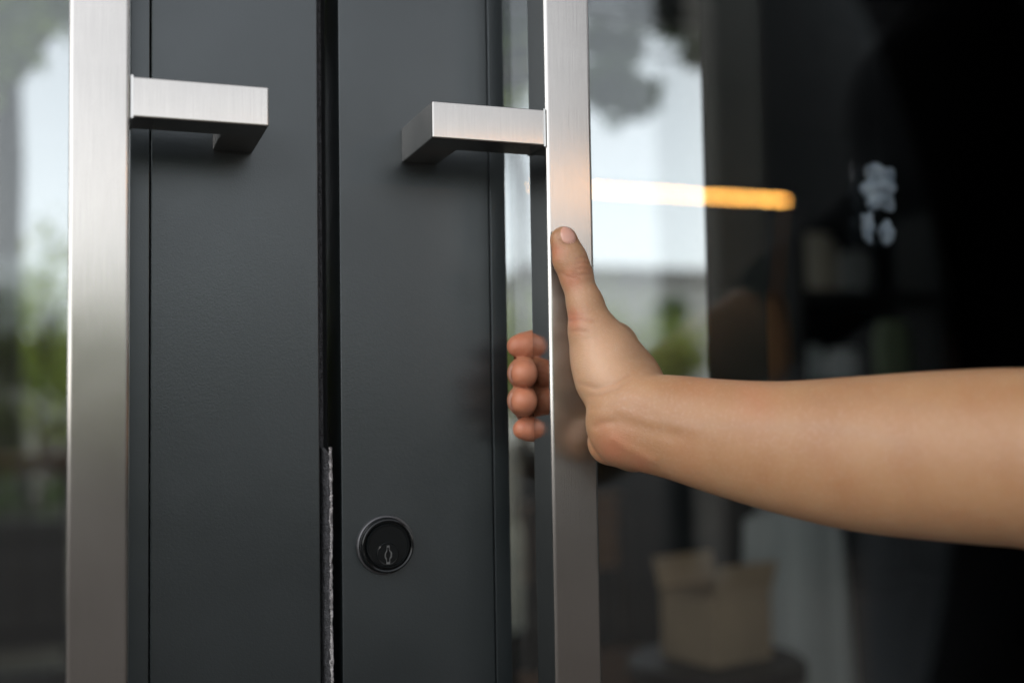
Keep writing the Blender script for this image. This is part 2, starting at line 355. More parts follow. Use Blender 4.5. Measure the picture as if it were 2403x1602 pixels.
# ------------------------------------------------------------------ door frame, facade and the room behind
xl, xr = LX-0.92, RX+0.92
fr = empty('door_frame', ((xl+xr)/2, 0.05, 0), 'dark grey metal frame round the pair of glass doors', 'door frame')
MB().box(xl-0.09, xl-0.006, -0.02, 0.12, 0.012, 2.5).build('jamb', M_COAT, fr, 0.001)
MB().box(xr+0.006, xr+0.09, -0.02, 0.12, 0.012, 2.5).build('jamb', M_COAT, fr, 0.001)
MB().box(xl-0.006, xr+0.006, -0.0198, 0.1198, Z1+0.008, 2.4998).build('header', M_COAT, fr, 0.001)
sf = empty('shop_front', (0.1, 0.1, 0), 'dark plastered shop front wall round the doors', 'building')
MB().box(-6, xl-0.091, 0, 0.2, 0.012, 5).build('wall', M_WALL, sf)
MB().box(xr+0.091, 6, 0, 0.2, 0.012, 5).build('wall', M_WALL, sf)
MB().box(xl-0.091, xr+0.091, 0.001, 0.199, 2.501, 5).build('wall', M_WALL, sf)
cn = MB().box(-1.45, 3.6, -1.25, -0.002, 2.80, 2.95).build('added_shade_canopy', M_WALL, sf, 0.004)  # unseen canopy, added to keep high sky light and sun off the arm
tag(MB().box(-3.5, 4.5, 0.31, 4.2, -0.06, 0.004).build('room_floor', M_FLOOR), kind='structure')
tag(MB().box(-3.5, 4.5, 0.21, 4.2, 3.0, 3.1).build('room_ceiling', M_ROOM), kind='structure')
tag(MB().box(-3.6, -3.501, 0.21, 4.2, 0, 3.1).build('room_wall_left', M_ROOM), kind='structure')
tag(MB().box(4.501, 4.6, 0.21, 4.2, 0, 3.1).build('room_wall_right', M_ROOM), kind='structure')

# tinted window wall added at the back of the room to dim the garden sky
gw = empty('dimming_window_wall', (0.5, 4.25, 0), 'wide window wall added between room and garden, tinted to dim the sky', 'window')
wxs = [-3.5, -1.9, 0.45, 1.6, 3.05, 4.5]
for i, x in enumerate(wxs): MB().box(x-0.03, x+0.03, 4.205, 4.265, 0.005, 2.999).build('mullion', M_COAT, gw, 0.002)
for a_, b_ in zip(wxs[:-1], wxs[1:]):
    MB().box(a_+0.031, b_-0.031, 4.23, 4.24, 0.061, 2.939).build('pane', M_GLASS2, gw)
    MB().box(a_+0.0305, b_-0.0305, 4.207, 4.263, 0.005, 0.06).build('sill', M_COAT, gw); MB().box(a_+0.0305, b_-0.0305, 4.207, 4.263, 2.94, 2.999).build('head', M_COAT, gw)
# ------------------------------------------------------------------ things seen through the glass
def WI(px, py, dist): return CAM + ray(px, py)*(DOOR+dist)
# slim dark post right behind the right pane and the dark partition behind it
bxl, bxr = WI(1658, 400, 0.10)[0], WI(1792, 400, 0.10)[0]
o = MB().box(bxl, bxr, 0.10, 0.106, WI(1720, 1010, 0.1)[2], 2.999).build('hanging_banner', M_BLIND, None, 0.0015)
tag(base_origin(o), 'narrow dark banner hanging right behind the pane of the locked door', 'banner')
ptx = WI(1712, 600, 2.95)[0]
o = MB().box(ptx, 4.499, 2.95, 3.05, 0.005, 2.999).build('partition', M_DARKW, None, 0.004)
tag(base_origin(o), 'dark partition wall behind the counter', 'wall')
# added crumpled shape on a thread, standing in for a sky reflection
cc = WI(2064, 440, 0.055)
M_GLINT = mat('sky_glint', (0.30, 0.34, 0.42), 0.35, noise=(90, (1, 1, 1)), col2=(0.55, 0.58, 0.66))
ch = empty('sky_glint_shape', (cc[0], 0.055, cc[2]-0.04), 'added pale crumpled shape on a thread, standing in for a sky reflection on the glass', 'reflection stand-in')
def crumple(c_, r_, n=22):
    V = []; F = []; ph = rng.uniform(0, 6, 6)
    for i in range(n+1):
        th = math.pi*i/n
        for k in range(n):
            g_ = 2*math.pi*k/n; d_ = np.array([math.sin(th)*math.cos(g_), math.sin(th)*math.sin(g_), math.cos(th)])
            q_ = 1+0.16*math.sin(5*d_[0]+ph[0]+3*d_[2])+0.12*math.sin(8*d_[2]+ph[1])+0.10*math.sin(7*d_[1]+5*d_[0]+ph[2])
            V.append((c_[0]+d_[0]*r_[0]*q_, c_[1]+d_[1]*r_[1]*q_, c_[2]+d_[2]*r_[2]*q_))
    for i in range(n):
        for k in range(n): F.append((i*n+k, i*n+(k+1) % n, (i+1)*n+(k+1) % n, (i+1)*n+k))
    return MB().add(V, F)
crumple(cc, (0.0145, 0.008, 0.0165)).build('body', M_GLINT, ch, smooth=True)
for px_, py_, rr_ in ((2035, 535, (0.0055, 0.004, 0.011)), (2080, 548, (0.0065, 0.004, 0.009))): crumple(WI(px_, py_, 0.055), rr_, 14).build('glint_drop', M_GLINT, ch, smooth=True)
MB().tube([(cc[0], 0.055, cc[2]+0.012), (cc[0], 0.058, 2.3)], [0.0003, 0.0003], 5).build('thread', M_RUB, ch)
# low black counter at the back
ctx0 = WI(1400, 1300, 2.3)[0]; ctz = WI(1500, 1060, 2.3)[2]
ct = empty('counter', (ctx0+1.2, 2.6, 0.004), 'long black counter along the back of the room', 'counter')
MB().box(ctx0, 4.4, 2.3, 2.9, 0.10, ctz-0.04).build('cabinet', M_DARKW, ct, 0.004)
MB().box(ctx0-0.02, 4.4, 2.27, 2.92, ctz-0.039, ctz).build('worktop', M_IRON, ct, 0.004)
MB().box(ctx0+0.05, 4.35, 2.36, 2.85, 0.005, 0.099).build('plinth', M_IRON, ct)
for i in range(6): MB().box(ctx0+0.02+i*0.5, ctx0+0.50+i*0.5, 2.282, 2.2995, 0.13, ctz-0.06).build('cabinet_door', M_DARKW, ct, 0.003)
def chair(loc, rz, label):
    t = empty('chair', loc, label, 'chair'); x, y, z = loc
    MB().box(x-0.21, x+0.21, y-0.20, y+0.20, 0.43, 0.46).build('seat', M_WOOD, t, 0.008)
    for sx in (-1, 1):
        MB().tube([(x+sx*0.18, y-0.17, 0.43), (x+sx*0.20, y-0.19, 0.005)], [0.018, 0.013], 8).build('leg', M_IRON, t)
        MB().tube([(x+sx*0.18, y+0.17, 0.84), (x+sx*0.18, y+0.17, 0.43), (x+sx*0.20, y+0.20, 0.005)], [0.014, 0.018, 0.013], 8).build('leg', M_IRON, t)
    V = []; F = []
    for i in range(9):
        u = -1+i/4; yy = y+0.18+0.05*(1-u*u)
        V += [(x+u*0.19, yy, 0.66), (x+u*0.19, yy, 0.85), (x+u*0.19, yy+0.015, 0.85), (x+u*0.19, yy+0.015, 0.66)]
    for i in range(8):
        for j in range(4): F.append((i*4+j, i*4+(j+1) % 4, i*4+4+(j+1) % 4, i*4+4+j))
    F += [(0, 1, 2, 3), (32, 33, 34, 35)]
    MB().add(V, F).build('backrest', M_WOOD, t, 0.004)
    t.rotation_euler.z = rz; return t
def carton(px, py, dist, wd, dp, ht, z, col, label, name='cardboard_box'):
    p = WI(px, py, dist); M = mat(name+'_board', col, 0.85, noise=(6, (1, 1, 1)), col2=tuple(c*0.75 for c in col))
    t = empty(name, (p[0], dist, z), label, 'box')
    MB().box(p[0]-wd/2, p[0]+wd/2, dist-dp/2, dist+dp/2, z, z+ht).build('body', M, t, 0.004)
    for sy in (-1, 1):
        MB().add([(p[0]-wd/2, dist+sy*dp/2, z+ht+0.001), (p[0]+wd/2, dist+sy*dp/2, z+ht+0.001), (p[0]+wd/2, dist+sy*dp*0.62, z+ht+0.05), (p[0]-wd/2, dist+sy*dp*0.62, z+ht+0.05)], [(0, 1, 2, 3)]).build('flap', M, t)
    t.rotation_euler.z = 0.25
    return t
def stool(px, dist, r, ht, label):
    p = WI(px, 1500, dist); t = empty('stool', (p[0], dist, 0.004), label, 'stool')
    MB().lathe([(r*0.96, ht-0.035), (r, ht-0.03), (r, ht-0.006), (r*0.97, ht)], (p[0], dist, 0), 'z', 28).build('seat', M_IRON, t)
    for i in range(4):
        g_ = 0.6+i*math.pi/2; MB().tube([(p[0]+r*0.7*math.cos(g_), dist+r*0.7*math.sin(g_), ht-0.036), (p[0]+r*1.05*math.cos(g_), dist+r*1.05*math.sin(g_), 0.005)], [0.014, 0.011], 8).build('leg', M_IRON, t)
zs = WI(1650, 1545, 0.95)[2]
stool(1680, 0.95, 0.14, zs, 'black stool carrying the open cardboard box')
carton(1680, 1440, 0.95, 0.13, 0.12, 0.105, zs+0.001, (0.72, 0.50, 0.32), 'open brown cardboard box on the black stool')
# draped pale cloth on a garment stand
gs = WI(1870, 1300, 1.1); gz = WI(1850, 1150, 1.1)[2]; tg = empty('garment_stand', (gs[0], 1.1, 0.004), 'black garment stand behind the glass', 'stand')
MB().tube([(gs[0], 1.1, 0.03), (gs[0], 1.1, gz-0.02)], [0.012, 0.012], 10).build('pole', M_IRON, tg)
MB().lathe([(0.16, 0.001), (0.16, 0.015), (0.03, 0.03)], (gs[0], 1.1, 0.004), 'z', 24).build('foot', M_IRON, tg)
MB().tube([(gs[0]-0.07, 1.1, gz-0.01), (gs[0]+0.07, 1.1, gz-0.01)], [0.009, 0.009], 8).build('arm', M_IRON, tg)
V = []; F = []; NX, NZ = 60, 24
for j in range(NZ+1):
    for i in range(NX+1):
        g_ = 2*math.pi*i/NX; tz = j/NZ; R_ = (0.095+0.035*tz)*(1+0.10*math.sin(7*g_+2*tz)+0.05*math.sin(13*g_))
        V.append((gs[0]+R_*math.cos(g_), 1.1+R_*0.4*math.sin(g_), gz+0.01-(gz-0.18)*tz-0.02*abs(math.cos(g_))*(1-tz)*3))
for j in range(NZ):
    for i in range(NX): a = j*(NX+1)+i; F.append((a, a+1, a+NX+2, a+NX+1))
o = MB().add(V, F).build('draped_cloth', mat('pale_linen', (0.82, 0.82, 0.80), 0.9, bump=(0.4, 0.005, 60)), None, smooth=True)
tag(base_origin(o), 'pale grey linen cloth hanging from the garment stand', 'cloth')
c = WI(1500, 1400, 1.75); chair((c[0], 1.75, 0.004), 0.5, 'brown wooden chair with black legs in front of the counter')
def bottle(px, dist, z, hh, r, col, label):
    p = WI(px, 1000, dist)
    o = MB().lathe([(r*0.95, 0), (r, 0.01), (r, hh*0.55), (r*0.35, hh*0.75), (r*0.32, hh)], (p[0], dist, z+0.001), 'z', 20).build('bottle', mat('bottle_glaze', col, 0.3), None, smooth=True)
    tag(base_origin(o), label, 'bottle', 'bottles on the counter')
bottle(1552, 2.4, ctz-0.0, 0.16, 0.045, (0.45, 0.22, 0.04), 'amber bottle on the black counter')
bottle(1505, 2.45, ctz-0.0, 0.2, 0.05, (0.05, 0.10, 0.05), 'dark green bottle on the black counter')
# tall open shelf with goods before the partition
SY = 2.05; sx0, sx1 = WI(1835, 700, SY)[0], WI(2460, 700, SY)[0]
sh = empty('shelf_unit', ((sx0+sx1)/2, SY, 0.004), 'dark open shelf unit with tan and grey goods in the room', 'shelf')
for x in (sx0, (sx0+sx1)/2, sx1): MB().box(x-0.012, x+0.012, SY-0.1, SY+0.1, 0.005, 1.62).build('upright', M_WALL, sh)
SZ = (0.55, 0.86, 1.13, 1.38)
for z in SZ: MB().box(sx0+0.013, sx1-0.013, SY-0.098, SY+0.098, z-0.02, z).build('shelf_board', M_WALL, sh)
def tin(px, z, hh, r, col, label, name='jar', cat='jar'):
    p = WI(px, 700, SY-0.02)
    o = MB().lathe([(r*0.95, 0), (r, 0.008), (r, hh*0.8), (r*0.8, hh*0.86), (r*0.8, hh)], (p[0], SY-0.02, z+0.001), 'z', 20).build(name, mat('jar_glaze', tuple(min(0.8, c_*1.7) for c_ in col), 0.45), None, smooth=2)
    tag(base_origin(o), label, cat, 'goods on the shelf unit')
for args in ((1905, SZ[3], 0.16, 0.075, (0.40, 0.34, 0.27), 'wide tan jar on the top board of the shelf'), (2010, SZ[3], 0.12, 0.05, (0.20, 0.20, 0.20), 'small grey jar on the top board of the shelf'),
             (2235, SZ[3], 0.15, 0.07, (0.36, 0.31, 0.26), 'tall tan jar on the top board of the shelf'), (2330, SZ[3], 0.15, 0.05, (0.30, 0.27, 0.23), 'slim brown jar on the top board of the shelf'), (1890, SZ[2], 0.10, 0.045, (0.45, 0.5, 0.58), 'small bluish jar on the upper middle board of the shelf'),
             (1975, SZ[2], 0.09, 0.05, (0.50, 0.55, 0.62), 'round pale blue jar on the upper middle board of the shelf'), (2090, SZ[2], 0.17, 0.05, (0.16, 0.20, 0.10), 'dark green jar on the upper middle board of the shelf'), (2210, SZ[2], 0.15, 0.06, (0.25, 0.10, 0.07), 'dark red jar on the upper middle board of the shelf'),
             (2350, SZ[2], 0.13, 0.06, (0.15, 0.16, 0.16), 'dark grey jar on the upper middle board of the shelf')): tin(*args)
# brown leather bag hanging from the shelf's left upright
bq = WI(1765, 800, SY-0.06); hw = 0.105
V = []; F = []
for i, (zz_, ww_, dd_) in enumerate(((0.125, 0.80, 0.02), (0.10, 0.92, 0.045), (0.02, 1.0, 0.06), (-0.07, 0.96, 0.06), (-0.115, 0.80, 0.04), (-0.125, 0.55, 0.015))):
    for k in range(20):
        g_ = 2*math.pi*k/20; V.append((bq[0]+hw*ww_*math.copysign(abs(math.cos(g_))**0.6, math.cos(g_)), SY-0.06+dd_*math.copysign(abs(math.sin(g_))**0.8, math.sin(g_)), bq[2]+zz_))
for i in range(5):
    for k in range(20): F.append((i*20+k, i*20+(k+1) % 20, i*20+20+(k+1) % 20, i*20+20+k))
F += [tuple(range(20)), tuple(range(100, 120))]
hb = empty('shoulder_bag', (bq[0], SY-0.06, bq[2]-0.125), 'brown leather shoulder bag hanging beside the shelf unit', 'bag')
M_BAG = mat('brown_leather', (0.62, 0.31, 0.16), 0.6, noise=(25, (1, 1, 1)), col2=(0.50, 0.23, 0.11))
MB().add(V, F).build('body', M_BAG, hb, smooth=2)
MB().tube([(bq[0]-hw*0.75, SY-0.06, bq[2]+0.11), (bq[0]-0.01, SY-0.06, bq[2]+0.36), (sx0-0.02, SY-0.06, bq[2]+0.40), (bq[0]+hw*0.75, SY-0.06, bq[2]+0.11)], [0.008]*4, 8).build('strap', M_BAG, hb, smooth=True)
# wooden railing with iron balusters at the open back of the room, seen through the left pane
zr = WI(60, 1085, 4.7)[2]; rx0, rx1 = -2.8, WI(165, 1100, 4.7)[0]+0.02
rl = empty('railing', (-1.2, 4.7, 0.0), 'brown wooden rail on black iron balusters at the garden edge', 'railing')
MB().box(rx0, rx1, 4.64, 4.76, zr-0.045, zr+0.035).build('top_rail', M_WOOD, rl, 0.006)
MB().box(rx0, rx1, 4.68, 4.72, 0.12, 0.16).build('bottom_rail', M_IRON, rl)
nb_ = int((rx1-rx0-0.06)/0.16)
for i in range(nb_+1):
    x = rx1-0.03-i*0.16
    MB().box(x-0.014, x+0.014, 4.686, 4.714, 0.005 if i % 6 == 0 else 0.161, zr-0.0455).build('post' if i % 6 == 0 else 'baluster', M_IRON, rl)
# long dark planter behind the railing
pl = empty('planter', (-1.4, 5.2, 0.0), 'long dark planter box with low shrubs behind the railing', 'planter')
MB().box(rx0, rx1-0.05, 5.0, 5.4, 0.005, zr-0.28).build('box', M_WALL, pl, 0.006)
vv_, ff_ = None, None

# ------------------------------------------------------------------ outdoors, mirrored by the glass
def leaves(centers, n, spread, size):
    c = np.array(centers); idx = rng.integers(0, len(c), n)
    p = c[idx, :3]+rng.normal(0, 1, (n, 3))*c[idx, 3:4]*np.array([1, 1, 0.75])*spread
    a = rng.normal(0, 1, (n, 3)); a /= np.linalg.norm(a, axis=1)[:, None]
    b = np.cross(a, rng.normal(0, 1, (n, 3))); b /= np.linalg.norm(b, axis=1)[:, None]
    s = size*rng.uniform(0.6, 1.3, (n, 1)); nn = np.cross(a, b)
    v = np.stack([p-a*s, p+b*s*0.45+nn*s*0.1, p+a*s, p-b*s*0.45+nn*s*0.1], 1).reshape(-1, 3)
    f = np.arange(n*4).reshape(-1, 4)
    return v, f
def fast_mesh(name, v, f, mat_, parent=None, smooth=False):
    me = bpy.data.meshes.new(name); off = np.zeros(3)
    if parent is not None: off = np.array(parent.location)
    v = v-off
    me.vertices.add(len(v)); me.vertices.foreach_set('co', np.asarray(v, np.float32).ravel())
    k = f.shape[1]; me.loops.add(f.size); me.loops.foreach_set('vertex_index', f.astype(np.int32).ravel())
    me.polygons.add(len(f)); me.polygons.foreach_set('loop_start', np.arange(0, f.size, k, dtype=np.int32))
    me.update(calc_edges=True)
    if smooth: me.polygons.foreach_set('use_smooth', np.ones(len(f), bool))
    me.materials.append(mat_); o = bpy.data.objects.new(name, me); link(o)
    if parent is not None: o.parent = parent
    return o
def tree(base, h, r, label, lm, blobs, n, size, lean=(0, 0), group=None, fork=0.5, nb=9):
    t = empty('tree', (base[0], base[1], 0), label, 'tree', group)
    top = Vector((base[0]+lean[0], base[1]+lean[1], h*0.95)); b0 = Vector((base[0], base[1], 0))
    N_ = 7; pts = [b0.lerp(top, i/N_)+Vector((rng.normal(0, r*0.5), rng.normal(0, r*0.5), 0))*(0.4 if i else 0) for i in range(N_+1)]
    mb = MB().tube(pts, [r*(1.25 if i == 0 else 1-0.8*i/N_) for i in range(N_+1)], 12)
    for bl in blobs:
        st = b0.lerp(top, min(0.9, max(fork, bl[2]/h-0.25))); en = Vector(bl[:3]); mid = st.lerp(en, 0.5)+Vector((rng.normal(0, .1), rng.normal(0, .1), 0.12))
        mb.tube([st, mid, en], [r*0.35, r*0.2, r*0.06], 7)
    mb.build('trunk', M_BARK, t, smooth=True)
    v, f = leaves(blobs, n, 0.5, size); fast_mesh('crown', v, f, lm, t); return t
def blob_at(px, py, dist, r): p = MR(px, py, dist); return (p[0], p[1], p[2], r)
def blob_in(px, py, dist, r): p = WI(px, py, dist); return (p[0], p[1], p[2], r)
vv_, ff_ = leaves([(x_, 5.2, zr-0.22, 0.16) for x_ in np.linspace(rx0+0.1, rx1-0.15, 12)], 1500, 0.5, 0.035); fast_mesh('shrubs', vv_, ff_, M_LEAF3, pl)
# garden beyond the room
p = WI(10, 700, 6.0)
tree((p[0], 6.0), 6.0, 0.15, 'grey barked tree with a thick trunk beyond the railing', M_LEAF,
     [blob_in(40, 30, 5.0, 0.22), blob_in(140, 0, 5.2, 0.14), blob_in(-80, -80, 5.1, 0.4), blob_in(20, 130, 5.6, 0.10), blob_in(-180, 150, 5.4, 0.35), blob_in(250, -180, 5.4, 0.4)], 620, 0.085, group='trees in the garden')
p = WI(1010, 700, 6.5)
tree((p[0], 6.5), 6.6, 0.09, 'slim tree with dark hanging boughs in the garden', M_LEAF3,
     [blob_in(1450, 215, 6.0, 0.17), blob_in(1500, 235, 6.0, 0.10), blob_in(1405, 190, 6.0, 0.12), blob_in(1560, 10, 6.0, 0.22), blob_in(1630, 40, 6.1, 0.16), blob_in(1400, 90, 6.2, 0.10), blob_in(1205, 20, 6.2, 0.26), blob_in(1480, 110, 6.2, 0.07), blob_in(1640, 130, 6.0, 0.07), blob_in(1300, -150, 6.4, 0.5), blob_in(1560, -160, 6.2, 0.4)], 3600, 0.085, group='trees in the garden')
p = WI(1200, 700, 9)
tree((p[0]+0.1, 9), 4.6, 0.08, 'young pale green tree behind the slim tree', M_LEAF2, [blob_in(1195, 150, 9, 0.3), blob_in(1160, 220, 9, 0.3), blob_in(1120, 120, 9, 0.4)], 1500, 0.06, group='trees in the garden')
for i, (px, top, dist, wdt, lm, lab) in enumerate([(110, 440, 12, 1.2, M_LEAF2, 'pale green feathery tree beyond the railing'), (-120, 520, 14, 1.6, M_LEAF, 'mid green bushy tree beyond the railing'),
        (160, 620, 17, 1.8, M_LEAF2, 'low wide green tree far beyond the railing'), (1230, 690, 16, 1.5, M_LEAF2, 'pale low bush tree in front of the pale house'), (1420, 660, 15, 1.0, M_LEAF2, 'pale round bush tree beside the pale house'), (1560, 640, 15, 0.45, M_LEAF3, 'narrow dark cypress before the pale house')]):
    q = WI(px, top, dist); hz = q[2]
    bl = [(q[0]+rng.normal(0, wdt*0.45), dist+rng.normal(0, 0.5), hz*rng.uniform(0.3, 0.85), wdt*0.5) for k_ in range(9)]
    tree((q[0], dist), hz*0.8, 0.12, lab, lm, bl, 1300 if i < 3 else 2400, 0.10, group='trees in the garden', fork=0.2)
hp0, hp1 = WI(1330, 700, 26), WI(1760, 660, 26)
hs_ = empty('far_house', ((hp0[0]+hp1[0])/2, 28, 0), 'pale rendered house far across the garden', 'building')
M_REN = mat('pale_render', (0.50, 0.49, 0.46), 0.9)
MB().box(hp0[0], hp1[0]+3, 26, 32, 0, hp1[2]).build('wall', M_REN, hs_)
MB().add([(hp0[0]-0.2, 25.8, hp1[2]+0.005), (hp1[0]+3.2, 25.8, hp1[2]+0.005), (hp1[0]+3.2, 32.2, hp1[2]+0.005), (hp0[0]-0.2, 32.2, hp1[2]+0.005), (hp0[0]-0.2, 29, hp1[2]+0.7), (hp1[0]+3.2, 29, hp1[2]+0.7)],
         [(0, 1, 5, 4), (2, 3, 4, 5), (0, 4, 3), (1, 2, 5), (0, 3, 2, 1)]).build('roof', M_COLM, hs_)
for i in range(4):
    x = hp0[0]+0.9+i*1.7
    w_ = MB().box(x, x+0.8, 25.95, 25.99, 1.4, 2.7).build('window', M_IRON, hs_)
    MB().box(x-0.06, x+0.86, 25.90, 25.948, 1.30, 1.38).build('sill', M_REN, w_)
# ------------------------------------------------------------------ across the paving, behind the camera
for i, (px, top, dist, wdt, lm, lab) in enumerate([(150, 690, 15, 1.4, M_LEAF, 'mid green bushy tree across the paving from the doors'), (-400, 640, 17, 1.8, M_LEAF3, 'dark bushy tree across the paving from the doors'),
        (520, 720, 18, 1.8, M_LEAF2, 'pale bushy tree across the paving from the doors'), (950, 700, 17, 1.6, M_LEAF, 'round green tree beside the dark wing across the paving')]):
    q = MR(px, top, dist); hz = q[2]
    bl = [(q[0]+rng.normal(0, wdt*0.45), -dist+rng.normal(0, 0.5), hz*rng.uniform(0.3, 0.85), wdt*0.5) for k_ in range(8)]
    tree((q[0], -dist), hz*0.8, 0.12, lab, lm, bl, 3500, 0.12, group='trees across the paving', fork=0.2)
# dark wing of the building, right of the doors
WY = 6.0
e = MR(1560, 450, WY); wx = e[0]
wg = empty('building_wing', (wx+3, -WY, 0), 'dark panelled building wing facing the doors across the paving', 'building')
o0, o1 = MR(2018, 515, WY), MR(2118, 388, WY)         # an opening that shows the sky
zb_, zt_ = min(o0[2], o1[2]), max(o0[2], o1[2]); xo0, xo1 = o0[0], o1[0]
def panel(x0, x1, z0, z1, m_=None): MB().box(x0+0.003, x1-0.003, -WY-0.12, -WY, z0+0.003, z1-0.003).build('panel', m_ or M_WALL, wg, 0.004)
PW = 0.75
xs = [wx]+[v for v in np.arange(wx+PW, xo0-0.1, PW)]+[xo0, xo1]+[v for v in np.arange(xo1+PW, wx+9, PW)]
for a_, b_ in zip(xs[:-1], xs[1:]):
    if abs(a_-xo0) < 1e-6: panel(a_, b_, 0, zb_); panel(a_, b_, zt_, 4.6)
    else: panel(a_, b_, 0, 1.5); panel(a_, b_, 1.5, 3.0); panel(a_, b_, 3.0, 4.6)
MB().box(wx-0.02, wx+9, -WY-0.16, -WY+0.04, 4.601, 4.7).build('coping', M_IRON, wg)
# grey pier in front of the wing
p0, p1 = MR(1675, 200, 5.2), MR(1790, 200, 5.2)
o = MB().box(p0[0], p1[0], -5.2-(p1[0]-p0[0]), -5.2, 0.001, 4.2).build('pier', M_COLM, None, 0.01)
tag(base_origin(o), 'square grey plaster pier before the dark building wing', 'pier')
# lit tube lamp under a light timber frame
LD = 4.4
a = MR(1256, 438, LD); b = MR(1848, 469, LD); zl = (a[2]+b[2])/2
tf = empty('timber_frame', ((a[0]+b[0])/2, -LD, 0), 'slim timber frame holding up the warm tube lamp', 'frame')
for x in (a[0]-0.35, b[0]+0.9): MB().box(x-0.04, x+0.04, -LD-0.04, -LD+0.04, 0.001, zl+1.2).build('post', M_WALL, tf, 0.004)
MB().box(a[0]-0.42, b[0]+0.97, -LD-0.045, -LD+0.045, zl+1.201, zl+1.32).build('beam', M_WALL, tf, 0.004)
tl = empty('tube_lamp', ((a[0]+b[0])/2, -LD, zl), 'lit warm linear tube lamp hanging from the timber frame', 'lamp')
M_TUBE = mat('warm_tube', (0.9, 0.6, 0.2), 0.5, emit=((1.0, 0.44, 0.09), 19))
MB().tube([(a[0], -LD, zl), (b[0], -LD, zl)], [0.009, 0.009], 14).build('tube', M_TUBE, tl)
MB().box(a[0], b[0], -LD-0.012, -LD+0.012, zl+0.010, zl+0.03).build('housing', M_IRON, tl)
for x in (a[0]+0.12, b[0]-0.12): MB().tube([(x, -LD, zl+0.031), (x, -LD, zl+1.2)], [0.002, 0.002], 6).build('cord', M_IRON, tl)

